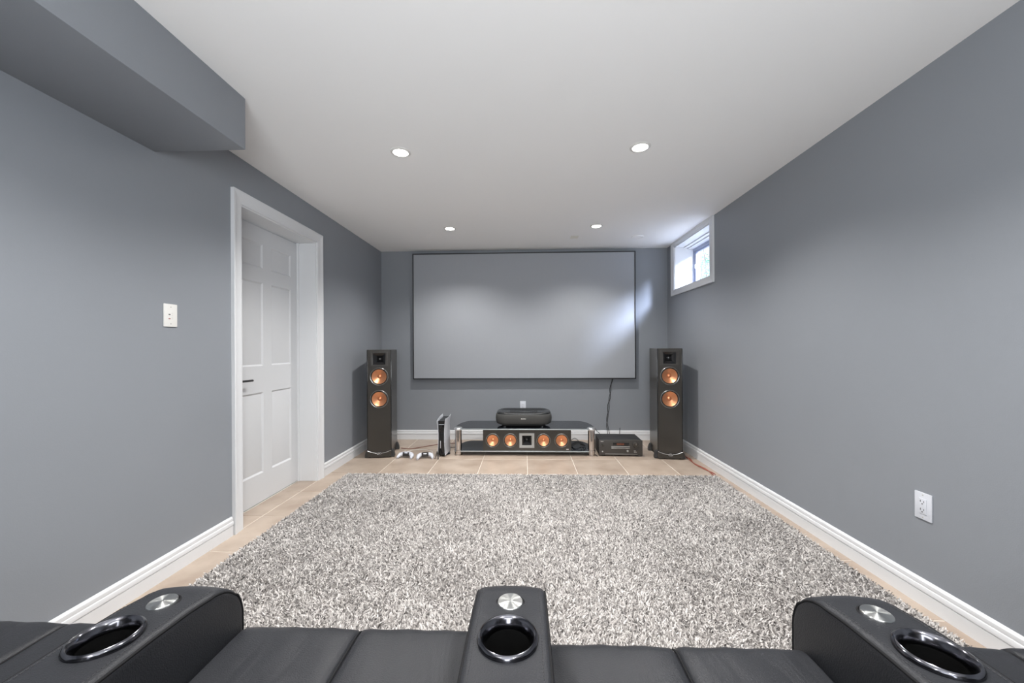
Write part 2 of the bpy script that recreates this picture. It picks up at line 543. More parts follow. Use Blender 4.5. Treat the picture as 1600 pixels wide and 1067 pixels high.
# outside: the window well and the shrub behind the glass
b2 = bmesh.new()
wx0, wx1 = XR + RT, XR + RT + 1.0
box(b2, wx0, wx1 + 1.6, WY0 - 0.5, WY1 + 2.6, WZ0 - 0.25, WZ0 - 0.15)
struct(finish('ground', b2, 'gravel'))
sh = empty('leafy_shrub', 'leafy green shrub outside the small high window', 'shrub', (XR + 0.95, 5.70, WZ0 - 0.15))
b2 = bmesh.new()
leafpos = []
rs = random.Random(3)
for k in range(26):
    a = rs.uniform(0, 2 * pi); sp = rs.uniform(0.05, 0.55)
    p = [Vector((0, 0, 0)), Vector((cos(a) * sp * .3, sin(a) * sp * .45, .3)), Vector((cos(a) * sp * .7, sin(a) * sp * 1.1, rs.uniform(.42, .60))), Vector((cos(a) * sp, sin(a) * sp * 1.5, rs.uniform(.6, .95)))]
    tube(b2, p, 0.004, 5, sub=4)
    c = catmull(p, 8)
    for q in c[6:]:
        for _ in range(2):
            leafpos.append(q + Vector((rs.uniform(-.03, .03), rs.uniform(-.03, .03), rs.uniform(-.03, .03))))
finish('stem', b2, 'bark', sh)
b2 = bmesh.new()
for q in leafpos:
    R = Matrix.Rotation(rs.uniform(0, 6.28), 3, 'Z') @ Matrix.Rotation(rs.uniform(-1.2, 1.2), 3, 'X') @ Matrix.Rotation(rs.uniform(-.8, .8), 3, 'Y')
    s = rs.uniform(.022, .040)
    pts = [(0, 0, 0), (.35, .55, .08), (0, 1.4, 0), (-.35, .55, .08)]
    vs = [b2.verts.new(q + R @ (Vector(p) * s)) for p in pts]
    b2.faces.new((vs[0], vs[1], vs[2])); b2.faces.new((vs[0], vs[2], vs[3]))
fo = finish('foliage', b2, 'leaf', sh); fo['kind'] = 'stuff'

# ------------------------------------------------------------------ pot lights
b2 = bmesh.new()
lathe(b2, [(0.044, -0.0005), (0.046, -0.006), (0.058, -0.004), (0.062, -0.0005), (0.062, 0.0)], n=40)
trim_me = finish('trim_ring', b2, 'plastic_white')
b2 = bmesh.new()
lathe(b2, [(0.0, -0.0045), (0.030, -0.0042), (0.0455, -0.0025), (0.0455, 0)], n=40)
lens_me = finish('lens', b2, 'lamp_lens')
plab = ['round white recessed ceiling light, nearer left of the four', 'round white recessed ceiling light, nearer right of the four',
        'small round recessed ceiling light near screen, left one', 'small round recessed ceiling light near screen, right one',
        'recessed ceiling light above the left of the recliners', 'recessed ceiling light above the right of the recliners',
        'recessed ceiling light behind the recliners at left', 'recessed ceiling light behind the recliners at right']
for k, (px, py) in enumerate(POTS):
    r = empty('ceiling_light', plab[k], 'ceiling light', (px, py, ZC), group='recessed ceiling lights')
    for src in (trim_me, lens_me):
        c = src if k == 0 else src.copy()
        if k:
            COL.objects.link(c)
        c.parent = r
    l = bpy.data.lights.new('lamp', 'SPOT')
    l.energy = POT_POWER[k]; l.spot_size = radians(134); l.spot_blend = 0.7; l.shadow_soft_size = 0.022
    l.color = (1.0, 0.975, 0.945)
    lo = bpy.data.objects.new('lamp', l); COL.objects.link(lo); lo.parent = r; lo.location = (0, 0, -0.012)

# blank round cover and the repaired spots on the ceiling
b2 = bmesh.new()
lathe(b2, [(0.0, -0.004), (0.050, -0.004), (0.052, -0.0015), (0.056, -0.0015), (0.058, -0.005), (0.064, -0.004), (0.066, 0)], (1.23, 4.23, ZC), 36)
for a in (0.3, 3.5):
    lathe(b2, [(0, -0.0075), (0.004, -0.0065), (0.005, -0.004)], (1.23 + .056 * cos(a), 4.23 + .056 * sin(a), ZC), 10)
tag(finish('ceiling_cover', b2, 'ceiling_paint'), 'flat round blank cover on the ceiling near the window', 'ceiling cover')
b2 = bmesh.new(); box(b2, 0.50, 0.585, 4.155, 4.26, -0.0012, 0.0)
for v in b2.verts: v.co.z += ZC
pt = finish('ceiling_patch', b2, 'patch_cream', ceil)
b2 = bmesh.new()
prism(b2, [(-1.12, 4.16), (-1.08, 4.20), (-1.02, 4.14), (-0.985, 4.06), (-0.95, 4.02), (-0.99, 3.99), (-1.03, 4.04), (-1.07, 4.12)], 'z', ZC - 0.001, ZC)
finish('ceiling_patch', b2, 'patch_white', ceil)

# ------------------------------------------------------------------ projection screen
sc = empty('projection_screen', 'large grey projection screen in thin black frame on back wall', 'projection screen', (-0.022, YB, 1.517))
SW, SH = 1.351, 0.768
b2 = bmesh.new(); box(b2, -SW + .010, SW - .010, -0.062, -0.050, -SH + .010, SH - .010)
finish('screen_surface', b2, 'screen_fabric', sc)
for (a, c, d, e) in ((-SW, SW, SH - .011, SH), (-SW, SW, -SH, -SH + .011)):
    b2 = bmesh.new(); box(b2, a, c, -0.070, -0.042, d, e, bev=0.001); finish('frame_bar', b2, 'frame_black', sc)
for (a, c) in ((-SW, -SW + .011), (SW - .011, SW)):
    b2 = bmesh.new(); box(b2, a, c, -0.070, -0.042, -SH + .011, SH - .011, bev=0.001); finish('frame_bar', b2, 'frame_black', sc)
for (a, c) in ((-.9, .66), (.86, .66), (-.9, -.66), (.86, -.66)):
    b2 = bmesh.new(); box(b2, a, a + .05, -0.051, 0, c - .04, c + .04); finish('wall_bracket', b2, 'frame_black', sc)

# ------------------------------------------------------------------ wall plates
def plate_base(b2, w2, h2):
    box(b2, -w2, w2, -0.006, 0, -h2, h2, bev=0.003)
# local frame: x across, -y out of the wall
po = empty('wall_outlet', 'white double power outlet low on the right wall', 'outlet', (XR, 1.729, 0.432), radians(-90))
b2 = bmesh.new(); plate_base(b2, .036, .0585); finish('cover_plate', b2, 'plastic_cool_white', po)
b2 = bmesh.new(); box(b2, -.0165, .0165, -0.0085, -0.005, -.0335, .0335, bev=0.0012); so = finish('socket', b2, 'plastic_cool_white', po)
b2 = bmesh.new()
for zc in (.0175, -.0175):
    box(b2, -.0085, -.0060, -0.0090, -0.008, zc - .001, zc + .008); box(b2, .0055, .0078, -0.0090, -0.008, zc, zc + .007)
    lathe(b2, [(0, .0006), (.0026, .0004), (.0026, 0)], (0, -0.0085, zc - .007), 12, FRONT)
finish('slot', b2, 'slot_dark', so)
for zc in (.048, -.048):
    b2 = bmesh.new(); lathe(b2, [(0, .001), (.003, .0006), (.0033, 0)], (0, -0.006, zc), 12, FRONT)
    finish('screw', b2, 'slot_grey', po)

ps = empty('wall_plate', 'white wall plate with two small coloured jacks left of the door', 'wall plate', (XL, 1.8715, 1.3005), radians(90))
b2 = bmesh.new(); plate_base(b2, .0365, .0575); finish('cover_plate', b2, 'plastic_white', ps)
for zc, mt in ((.0045, 'slot_dark'), (-.0165, 'slot_red')):
    b2 = bmesh.new(); box(b2, -.0125, -.003, -0.0075, -0.0055, zc - .0022, zc + .0022, bev=.0006); finish('jack', b2, mt, ps)
b2 = bmesh.new()
for zc in (.013, .009, .001, -.002, -.010, -.013, -.018):
    box(b2, .004, .004 + .008 * (1 if int(zc * 1000) % 2 else .7), -0.0063, -0.0058, zc - .0005, zc + .0005)
finish('lettering', b2, 'slot_grey', ps)
for zc in (.042, -.042):
    b2 = bmesh.new(); lathe(b2, [(0, .001), (.003, .0006), (.0033, 0)], (0, -0.006, zc), 12, FRONT)
    finish('screw', b2, 'slot_grey', ps)

pb = empty('wall_outlet', 'small white outlet on back wall, half hidden behind the projector', 'outlet', (-0.031, YB, 0.415), 0)
b2 = bmesh.new(); plate_base(b2, .036, .0585); finish('cover_plate', b2, 'plastic_cool_white', pb)
b2 = bmesh.new(); box(b2, -.0165, .0165, -0.0085, -0.005, -.0335, .0335, bev=0.0012); so = finish('socket', b2, 'plastic_cool_white', pb)
b2 = bmesh.new()
for zc in (.0175, -.0175):
    box(b2, -.0085, -.0060, -0.0090, -0.008, zc - .001, zc + .008); box(b2, .0055, .0078, -0.0090, -0.008, zc, zc + .007)
    lathe(b2, [(0, .0006), (.0026, .0004), (.0026, 0)], (0, -0.0085, zc - .007), 12, FRONT)
finish('slot', b2, 'slot_dark', so)

# ------------------------------------------------------------------ tower loudspeakers
def woofer(parent, x, z, yf, R, RC):
    """driver facing -y: ring, surround, copper cone, cap"""
    b2 = bmesh.new()
    lathe(b2, [(R, -0.002), (R, 0.004), (R - .004, 0.006), (R - .009, 0.005), (R - .010, -0.004)], (x, yf, z), 48, FRONT)
    ring = finish('driver_ring', b2, 'ring_metal', parent)
    b2 = bmesh.new()
    n = 6
    lathe(b2, [(R - .010, 0.0)] + [(R - .010 - (R - .010 - RC) * (.5 - .5 * cos(pi * k / n)), .006 * sin(pi * k / n)) for k in range(1, n)] + [(RC, -0.001)], (x, yf, z), 48, FRONT)
    finish('surround', b2, 'black_gloss', ring)
    b2 = bmesh.new()
    dep = RC * .34
    lathe(b2, [(RC + .0005, -0.001)] + [(RC * (1 - k / 7 * .72), -0.001 - dep * (k / 7) ** .9) for k in range(1, 8)], (0, 0, 0), 64)
    c = finish('copper_cone', b2, 'copper', ring); c.matrix_local = Matrix.Translation((x, yf, z)) @ FRONT
    b2 = bmesh.new()
    rc = RC * .285
    lathe(b2, [(rc, -dep * .98), (rc * .85, -dep * .80), (rc * .55, -dep * .66), (0, -dep * .58)], (0, 0, 0), 48)
    c = finish('dust_cap', b2, 'copper', ring); c.matrix_local = Matrix.Translation((x, yf, z)) @ FRONT
    return ring

def horn(parent, x, z, yf, hw, hh, tw, th, dark='black_dull', rim='black_satin', proud=.004, dep=.05):
    b2 = bmesh.new()
    def loop(a, c, y, dz=0):
        return [b2.verts.new((x + sx * a, y, z + sz * c)) for sx, sz in ((-1, -1), (1, -1), (1, 1), (-1, 1))]
    L = [loop(hw, hh, yf), loop(hw, hh, yf - proud), loop(hw - .008, hh - .008, yf - proud - .001), loop(tw, th, yf - .001)]
    for A, B in zip(L, L[1:]):
        for k in range(4):
            j = (k + 1) % 4
            b2.faces.new((A[k], A[j], B[j], B[k]))
    h = finish('horn_frame', b2, rim, parent)
    b2 = bmesh.new()
    def loop2(a, c, y):
        return [b2.verts.new((x + sx * a, y, z + sz * c)) for sx, sz in ((-1, -1), (1, -1), (1, 1), (-1, 1))]
    n = 5
    L = []
    for k in range(n + 1):
        f = k / n
        L.append(loop2(tw * (1 - f) ** 1.5 + .012 * f, th * (1 - f) ** 1.5 + .012 * f, yf - .001 + dep * f))
    for A, B in zip(L, L[1:]):
        for k in range(4):
            j = (k + 1) % 4
            b2.faces.new((A[k], A[j], B[j], B[k]))
    b2.faces.new(L[-1])
    finish('horn_throat', b2, dark, h)
    b2 = bmesh.new()
    lathe(b2, [(0.007, 0), (.006, .004), (.003, .007), (0, .008)], (x, yf - .001 + dep * .95, z), 16, FRONT)
    finish('phase_plug', b2, 'silver', h)
    return h

def cabinet(bm, x0, x1, y0, y1, z0, z1, holes):
    """box with rectangular cut-outs in the front face, open shafts behind them (for horns and drivers)"""
    xs = sorted({x0, x1} | {v for h in holes for v in h[:2]})
    zs = sorted({z0, z1} | {v for h in holes for v in h[2:]})
    V = {}
    def v(x, y, z):
        k = (round(x, 5), round(y, 5), round(z, 5))
        if k not in V:
            V[k] = bm.verts.new((x, y, z))
        return V[k]
    for i in range(len(xs) - 1):
        for j in range(len(zs) - 1):
            cx, cz = (xs[i] + xs[i + 1]) / 2, (zs[j] + zs[j + 1]) / 2
            if any(h[0] < cx < h[1] and h[2] < cz < h[3] for h in holes):
                continue
            bm.faces.new((v(xs[i], y0, zs[j]), v(xs[i + 1], y0, zs[j]), v(xs[i + 1], y0, zs[j + 1]), v(xs[i], y0, zs[j + 1])))
    dp = 0.09
    for h in holes:
        q = [(h[0], h[2]), (h[1], h[2]), (h[1], h[3]), (h[0], h[3])]
        for k in range(4):
            a, c = q[k], q[(k + 1) % 4]
            A = [bm.verts.new((p[0], y, p[1])) for p, y in ((a, y0), (c, y0), (c, y0 + dp), (a, y0 + dp))]
            bm.faces.new(A)
        bm.faces.new([bm.verts.new((p[0], y0 + dp, p[1])) for p in q])
    for (a, c) in (((x0, z0), (x1, z0)), ((x1, z0), (x1, z1)), ((x1, z1), (x0, z1)), ((x0, z1), (x0, z0))):
        A = [bm.verts.new((p[0], y, p[1])) for p, y in ((a, y0), (c, y0), (c, y1), (a, y1))]
        bm.faces.new(A)
    bm.faces.new([bm.verts.new(p) for p in ((x0, y1, z0), (x1, y1, z0), (x1, y1, z1), (x0, y1, z1))])

def disc_collar(parent, x, z, yf, R, sq):
    """baffle piece: square with a round hole, fills the shaft opening round a driver"""
    b2 = bmesh.new()
    n = 48
    inner, outer = [], []
    for k in range(n):
        a = 2 * pi * k / n
        inner.append(b2.verts.new((x + R * cos(a), yf, z + R * sin(a))))
        m = max(abs(cos(a)), abs(sin(a)))
        outer.append(b2.verts.new((x + sq * cos(a) / m, yf, z + sq * sin(a) / m)))
    for k in range(n):
        j = (k + 1) % n
        b2.faces.new((inner[k], inner[j], outer[j], outer[k]))
    return b2

def tower(name_label, loc, rz):
    t_ = empty('tower_speaker', name_label, 'speaker', loc, rz, 'black tower speakers flanking the screen')
    W, D, Z0, Z1 = .118, .37, .022, 1.115
    hz, w1, w2 = 1.020, .838, .606
    R, RC = .093, .074
    hx, hh = .062, .060
    sq = .100
    b2 = bmesh.new()
    cabinet(b2, -W, W, 0, D, Z0, Z1, [(-hx, hx, hz - hh, hz + hh), (-sq, sq, w1 - sq, w1 + sq), (-sq, sq, w2 - sq, w2 + sq)])
    finish('cabinet', b2, 'black_vinyl', t_)
    # front baffle skin with round openings and bevelled border
    for wz in (w1, w2):
        b2 = disc_collar(t_, 0, wz, 0.0, R - .004, sq)
        finish('baffle_ring', b2, 'black_vinyl', t_)
        woofer(t_, 0, wz, 0.0, R, RC)
    b2 = bmesh.new()
    for sx in (-1, 1):
        box(b2, sx * W - .004, sx * W + .004, -.003, .004, Z0 + .02, Z1 - .002, bev=.001)
    finish('baffle_edge', b2, 'black_gloss', t_)
    horn(t_, 0, hz, 0.0, .088, .076, hx, hh, 'black_gloss')
    # curved plinth on the front with a silver line and an oval badge
    b2 = bmesh.new()
    top = [(-.120 + .240 * k / 20, .078 - .030 * (1 - ((k - 10) / 10) ** 2)) for k in range(21)]
    prism(b2, [(-.120, .012), (.120, .012)] + top[::-1], 'y', -.012, .002)
    plinth = finish('plinth', b2, 'black_vinyl', t_, angle=25)
    b2 = bmesh.new()
    tube(b2, [(x, -.0125, z + .001) for x, z in top], .0022, 6, smooth=False)
    finish('trim_line', b2, 'silver', plinth)
    b2 = bmesh.new()
    lathe(b2, [(0, .004), (.021, .003), (.022, .0)], (0, 0, 0), 32)
    bd = finish('badge', b2, 'black_gloss', plinth)
    bd.matrix_local = Matrix.Translation((0, -.013, .048)) @ FRONT @ Matrix.Diagonal((1, .5, 1, 1))
    b2 = bmesh.new()
    tube(b2, [(.021 * cos(a), -.0165, .048 + .0105 * sin(a)) for a in [2 * pi * k / 24 for k in range(24)]], .0016, 6, smooth=False, closed=True)
    for k in range(5):
        box(b2, -.012 + k * .005, -.0085 + k * .005, -.0180, -.0165, .0445, .0515)
    finish('badge_lettering', b2, 'silver', plinth)
    # four flared outrigger feet
    for sx in (-1, 1):
        for yy in (.010, .300):
            b2 = bmesh.new()
            pr = [(sx * .112, .006), (sx * .149, .006), (sx * .147, .028), (sx * .141, .052), (sx * .131, .074), (sx * .112, .084)]
            prism(b2, pr, 'y', yy, yy + .05)
            finish('foot', b2, 'black_dull', t_, angle=25)
    for sx in (-1, 1):
        for yy in (.035, .325):
            b2 = bmesh.new()
            lathe(b2, [(0, 0), (.012, 0), (.013, .006), (.006, .014), (.006, .024)], (sx * .105, yy, 0), 16)
            finish('foot_spike', b2, 'black_gloss', t_)
    b2 = bmesh.new(); box(b2, -W + .01, W - .01, .02, D - .02, .012, Z0 + .001)
    finish('underside', b2, 'black_dull', t_)
    return t_
tl = tower('tall black tower speaker with copper cones, left of the screen', (-1.508, 3.915, 0), radians(9.5))
trr = tower('tall black tower speaker with copper cones, right of the screen', (1.452, 3.912, 0), radians(-6))

# ------------------------------------------------------------------ glass stand
st = empty('glass_stand', 'low black glass media stand with two chrome posts', 'media stand', (-0.012, 0, 0))
def dshape(z0_, z1_, ins=0.0):
    pts = [(-.725 + ins, 4.005 + ins), (.725 - ins, 4.005 + ins)]
    n = 12
    arc = []
    for k in range(n + 1):
        a = k / n * pi / 2
        arc.append((.60 + (.135 - ins) * cos(a) + 0.0, 4.13 + (.31 - ins) * sin(a)))
    left = [(-x, y) for x, y in arc[::-1]]
    return pts + arc + left
for z0_, z1_ in ((.272, .284), (.044, .054)):
    b2 = bmesh.new(); prism(b2, dshape(0, 0), 'z', z0_, z1_)
    sh_ = finish('glass_shelf', b2, 'black_glass', st)
    b2 = bmesh.new(); box(b2, -.690, .690, 3.999, 4.0055, z0_ - .001, z1_ - .0005, bev=.002); finish('polished_edge', b2, 'glass_edge', sh_)
for sx in (-1, 1):
    b2 = bmesh.new()
    lathe(b2, [(0, 0), (.037, 0), (.040, .003), (.040, .012), (.035, .016), (.035, .038), (.041, .041), (.041, .058), (.035, .060), (.035, .268)], (sx * .697, 4.03, 0), 40)
    po_ = finish('chrome_post', b2, 'chrome', st)
    b2 = bmesh.new()
    lathe(b2, [(.035, .266), (.043, .268), (.045, .276), (.044, .284), (.038, .292), (0, .294)], (sx * .697, 4.03, 0), 40)
    finish('post_cap', b2, 'silver', po_)
for sx in (-1, 1):
    b2 = bmesh.new()
    lathe(b2, [(0, 0), (.026, 0), (.028, .006), (.022, .012), (.022, .272)], (sx * .40, 4.385, 0), 24)
    finish('rear_post', b2, 'chrome', st)

# centre speaker on the lower shelf
cs = empty('centre_speaker', 'black centre speaker with four copper cones on the lower glass shelf', 'speaker', (0.013, 4.008, .0545), 0)
CW, CH, CDp = .459, .214, .30
drv = [-.357, -.172, .174, .361]
b2 = bmesh.new()
zc_ = CH * .5
sq = .078
cabinet(b2, -CW, CW, 0, CDp, 0, CH, [(dx - sq, dx + sq, zc_ - sq, zc_ + sq) for dx in drv] + [(-.05, .05, zc_ - .05, zc_ + .05)])
finish('cabinet', b2, 'black_vinyl', cs)
for dx in drv:
    b2 = disc_collar(cs, dx, zc_, 0, .070, sq)
    finish('baffle_ring', b2, 'black_vinyl', cs)
    woofer(cs, dx, zc_, 0, .074, .058)
horn(cs, 0, zc_, 0, .078, .076, .05, .05, 'black_gloss', 'silver_paint', .006, .05)
b2 = bmesh.new(); box(b2, CW - .05, CW - .025, -.002, .001, .012, .020); finish('badge', b2, 'silver', cs)

# ------------------------------------------------------------------ projector on the top shelf
pj = empty('projector', 'rounded black ultra short throw projector on the glass stand', 'projector', (-0.020, 4.04, .2845), 0)
def rrect(hx_, hy_, r, n=8, cy=0):
    pts = []
    for (sx, sy, a0) in ((1, -1, -pi / 2), (1, 1, 0), (-1, 1, pi / 2), (-1, -1, pi)):
        for k in range(n + 1):
            a = a0 + k / n * pi / 2
            pts.append((sx * (hx_ - r) + r * cos(a), cy + sy * (hy_ - r) + r * sin(a)))
    return pts
def loft(bm, levels, n=8):
    rings = []
    for (hx_, hy_, r, z, cy) in levels:
        rings.append([bm.verts.new((x, y, z)) for x, y in rrect(hx_, hy_, r, n, cy)])
    for A, B in zip(rings, rings[1:]):
        for k in range(len(A)):
            j = (k + 1) % len(A)
            bm.faces.new((A[k], A[j], B[j], B[k]))
    bm.faces.new(rings[0][::-1]); bm.faces.new(rings[-1])
b2 = bmesh.new()
loft(b2, [(.270, .145, .10, .028, .165), (.290, .160, .11, .036, .165), (.299, .168, .12, .060, .165), (.302, .171, .12, .095, .165), (.298, .168, .12, .128, .165), (.290, .161, .115, .140, .165)])
finish('fabric_grille', b2, 'projector_fabric', pj, angle=60)
b2 = bmesh.new()
loft(b2, [(.2905, .1615, .115, .139, .165), (.291, .162, .115, .147, .165), (.284, .156, .11, .157, .165), (.268, .143, .10, .162, .165), (.262, .138, .095, .160, .165), (.240, .118, .08, .150, .168)])
finish('top_shell', b2, 'projector_shell', pj, angle=50)
b2 = bmesh.new(); box(b2, -.150, .150, .10, .20, .149, .153, bev=.002); finish('lens_window', b2, 'black_gloss', pj)
b2 = bmesh.new()
loft(b2, [(.235, .120, .07, .010, .165), (.250, .130, .08, .029, .165)])
finish('base', b2, 'black_dull', pj)
for sx in (-1, 1):
    for yy in (.07, .26):
        b2 = bmesh.new(); lathe(b2, [(0, 0), (.022, 0), (.022, .011), (0, .011)], (sx * .20, yy, 0), 20); finish('foot', b2, 'black_gloss', pj)
b2 = bmesh.new()
for k in range(7):
    box(b2, -.025 + k * .0072, -.0200 + k * .0072, -.0068, -.0045, .092, .100 + (.002 if k in (0, 4) else 0))
finish('lettering', b2, 'plastic_white', pj)

# ------------------------------------------------------------------ receiver
rc = empty('av_receiver', 'black audio receiver with round volume knob beside right tower speaker', 'receiver', (0.982, 4.003, 0), radians(-1.5))
b2 = bmesh.new(); box(b2, -.217, .217, .012, .30, .012, .167, bev=.002); finish('chassis', b2, 'black_dull', rc)
b2 = bmesh.new(); box(b2, -.222, .222, 0, .014, .012, .168, bev=.003); fp = finish('front_panel', b2, 'black_satin', rc)
b2 = bmesh.new(); box(b2, -.080, .085, -.002, .002, .112, .142, bev=.001); dsp = finish('display_window', b2, 'black_gloss', rc)
b2 = bmesh.new()
for k in range(9):
    box(b2, -.040 + k * .0085, -.0345 + k * .0085, -.0027, -.0015, .119, .136)
finish('display_digits', b2, 'amber_dim', dsp)
b2 = bmesh.new(); box(b2, -.095, .092, -.003, .001, .098, .106, bev=.001); finish('trim_line', b2, 'silver_paint', rc)
b2 = bmesh.new(); box(b2, -.095, .092, -.004, .001, .084, .089, bev=.001); finish('trim_line', b2, 'silver', rc)
b2 = bmesh.new(); box(b2, -.16, .17, -.0015, .001, .024, .028); finish('trim_line', b2, 'silver_paint', rc)
b2 = bmesh.new(); lathe(b2, [(.029, 0), (.029, .004), (.0255, .006), (.0245, .022), (.022, .026), (0, .026)], (.150, 0, .122), 32, FRONT)
kn = finish('volume_knob', b2, 'black_vinyl', rc)
b2 = bmesh.new(); box(b2, .149, .1515, -.027, -.0255, .124, .143); finish('knob_pointer', b2, 'silver', kn)
b2 = bmesh.new(); lathe(b2, [(.014, 0), (.013, .012), (0, .013)], (-.185, 0, .112), 24, FRONT); kn = finish('source_knob', b2, 'black_vinyl', rc)
for (xx, zz_) in ((-.186, .050),):
    b2 = bmesh.new(); lathe(b2, [(.007, 0), (.006, .004), (0, .005)], (xx, 0, zz_), 16, FRONT); finish('power_button', b2, 'silver', rc)
for k in range(5):
    b2 = bmesh.new(); lathe(b2, [(.005, 0), (.004, .003), (0, .0035)], (.138 + .010 * (k % 3), 0, .046 + .013 * (k // 3)), 12, FRONT); finish('button', b2, 'silver_paint', rc)
b2 = bmesh.new(); lathe(b2, [(.011, 0), (.009, .002), (0, .002)], (.070, 0, .058), 20, FRONT); finish('headphone_jack', b2, 'silver_paint', rc)
b2 = bmesh.new()
for k in range(5):
    box(b2, -.204 + k * .0058, -.1995 + k * .0058, -.0008, .001, .150, .158)
finish('lettering', b2, 'silver', rc)
b2 = bmesh.new()
for k in range(26):
    x = -.19 + k * .0152
    box(b2, x, x + .006, .05, .27, .1665, .1682)
v_ = finish('vent_slots', b2, 'frame_black', rc)
for sx in (-1, 1):
    for yy in (.05, .25):
        b2 = bmesh.new(); lathe(b2, [(0, 0), (.024, 0), (.024, .010), (.020, .013), (0, .013)], (sx * .17, yy, 0), 20); finish('foot', b2, 'black_dull', rc)
b2 = bmesh.new()
tube(b2, [(-.165, .295, .10), (-.168, .305, .17), (-.19, .30, .190), (-.215, .295, .225)], .0035, 6)
finish('antenna', b2, 'cable_black', rc)
b2 = bmesh.new(); tube(b2, [(.055, .295, .12), (.055, .305, .18), (.060, .305, .235)], .0040, 6); finish('antenna', b2, 'cable_black', rc)

# ------------------------------------------------------------------ game console
gc = empty('game_console', 'upright white and black game console on the tile floor', 'game console', (-0.872, 3.95, 0), radians(-1))
def fin(side):
    """white side shell: tall slab, top corner drawn up and flared out, waist bowed in"""
    b2 = bmesh.new()
    n = 14
    depth0, depth1 = -.005, .255
    H0, H1 = .018, .405
    outer, inner = [], []
    for i in range(n + 1):
        f = i / n
        z = H0 + (H1 - H0) * f
        bow = .030 + .008 * (2 * f - 1) ** 2 + .005 * max(0, f - .72) / .28
        ro, ri = [], []
        for j in range(9):
            gq = j / 8
            y = depth0 + (depth1 - depth0) * gq
            zz2 = z + (.030 * (1 - gq) ** 2 - .035 * (1 - gq)) * f if side > 0 else z - .030 * f * (1 - gq) ** 1.4
            xx = side * (bow + .004 * sin(pi * gq))
            ro.append(b2.verts.new((xx + side * .004, y, zz2))); ri.append(b2.verts.new((xx, y, zz2)))
        outer.append(ro); inner.append(ri)
    for G, rev in ((outer, False), (inner, True)):
        for i in range(n):
            for j in range(8):
                b2.faces.new((G[i][j], G[i][j + 1], G[i + 1][j + 1], G[i + 1][j]))
    for i in range(n):
        for j in (0, 8):
            b2.faces.new((outer[i][j], outer[i + 1][j], inner[i + 1][j], inner[i][j]))
    for j in range(8):
        for i in (0, n):
            b2.faces.new((outer[i][j], outer[i][j + 1], inner[i][j + 1], inner[i][j]))
    return finish('side_shell', b2, 'plastic_cool_white', gc, angle=60)
fin(-1)
fr_ = fin(1)
b2 = bmesh.new()
n = 10
V_ = []
for i in range(n + 1):
    f = i / n
    z = .020 + .350 * f
    hw = .0285 - .006 * (1 - (2 * f - 1) ** 2) + .006 * f
    V_.append([b2.verts.new((sx * hw, y, z + (0.0 if y < .1 else .012 * f))) for sx, y in ((-1, .012), (1, .012), (1, .245), (-1, .245))])
for A, B in zip(V_, V_[1:]):
    for k in range(4):
        j = (k + 1) % 4
        b2.faces.new((A[k], A[j], B[j], B[k]))
b2.faces.new(V_[0][::-1]); b2.faces.new(V_[-1])
core = finish('core', b2, 'black_gloss', gc)
b2 = bmesh.new(); box(b2, -.0295, .0295, .006, .013, .262, .335, bev=.003); finish('gloss_band', b2, 'black_gloss', core)
b2 = bmesh.new(); box(b2, -.029, .029, .003, .008, .333, .337); finish('light_strip', b2, 'plastic_cool_white', core)
b2 = bmesh.new(); box(b2, .0365, .0395, -.007, -.004, .06, .150, bev=.001); finish('disc_slot', b2, 'slot_dark', fr_)
b2 = bmesh.new(); box(b2, -.014, -.009, .008, .013, .09, .165, bev=.001); finish('port_strip', b2, 'plastic_cool_white', core)
b2 = bmesh.new(); lathe(b2, [(0, 0), (.060, 0), (.064, .004), (.062, .012), (.045, .020), (0, .020)], (0, .13, 0), 36); finish('base', b2, 'black_gloss', gc)

# ------------------------------------------------------------------ game controllers
def controller(label, loc, rz, dark):
    c = empty('game_controller', label, 'game controller', loc, rz, 'white game controllers on the floor')
    b2 = bmesh.new()
    # centre line of a curved loft: grip tip, shoulder, middle, shoulder, grip tip
    path = [(-.074, -.052, .014, .010, .012), (-.072, -.030, .024, .016, .017), (-.064, -.002, .034, .022, .021), (-.042, .016, .040, .026, .020), (-.015, .020, .040, .027, .017),
            (.015, .020, .040, .027, .017), (.042, .016, .040, .026, .020), (.064, -.002, .034, .022, .021), (.072, -.030, .024, .016, .017), (.074, -.052, .014, .010, .012)]
    rings = []
    for i, (x, y, z, wd, hg) in enumerate(path):
        a = path[max(0, i - 1)]; q = path[min(len(path) - 1, i + 1)]
        d = Vector((q[0] - a[0], q[1] - a[1], q[2] - a[2])).normalized()
        side = d.cross(Vector((0, 0, 1))).normalized(); up = side.cross(d)
        rings.append([b2.verts.new(Vector((x, y, z)) + side * wd * cos(2 * pi * k / 14) + up * hg * sin(2 * pi * k / 14)) for k in range(14)])
    for A, B in zip(rings, rings[1:]):
        for k in range(14):
            j = (k + 1) % 14
            b2.faces.new((A[k], A[j], B[j], B[k]))
    b2.faces.new(rings[0]); b2.faces.new(rings[-1][::-1])
    lo_ = min(v.co.z for v in b2.verts)
    for v in b2.verts:
        v.co.z -= lo_
    finish('shell', b2, 'plastic_cool_white', c, angle=60)
    off = -lo_
    b2 = bmesh.new(); box(b2, -.033, .033, .004, .040, .050 + off, .0590 + off, bev=.004)
    finish('touchpad', b2, 'black_satin' if dark else 'plastic_cool_white', c)
    b2 = bmesh.new()
    box(b2, -.036, .036, -.012, .006, .020 + off, .050 + off, bev=.010, seg=3)
    cc = finish('stick_panel', b2, 'slot_dark', c)
    for sx in (-1, 1):
        b2 = bmesh.new()
        lathe(b2, [(.006, 0), (.006, .010), (.010, .012), (.010, .016), (0, .015)], (sx * .026, -.004, .044 + off), 16)
        finish('thumbstick', b2, 'slot_dark', c)
    return c
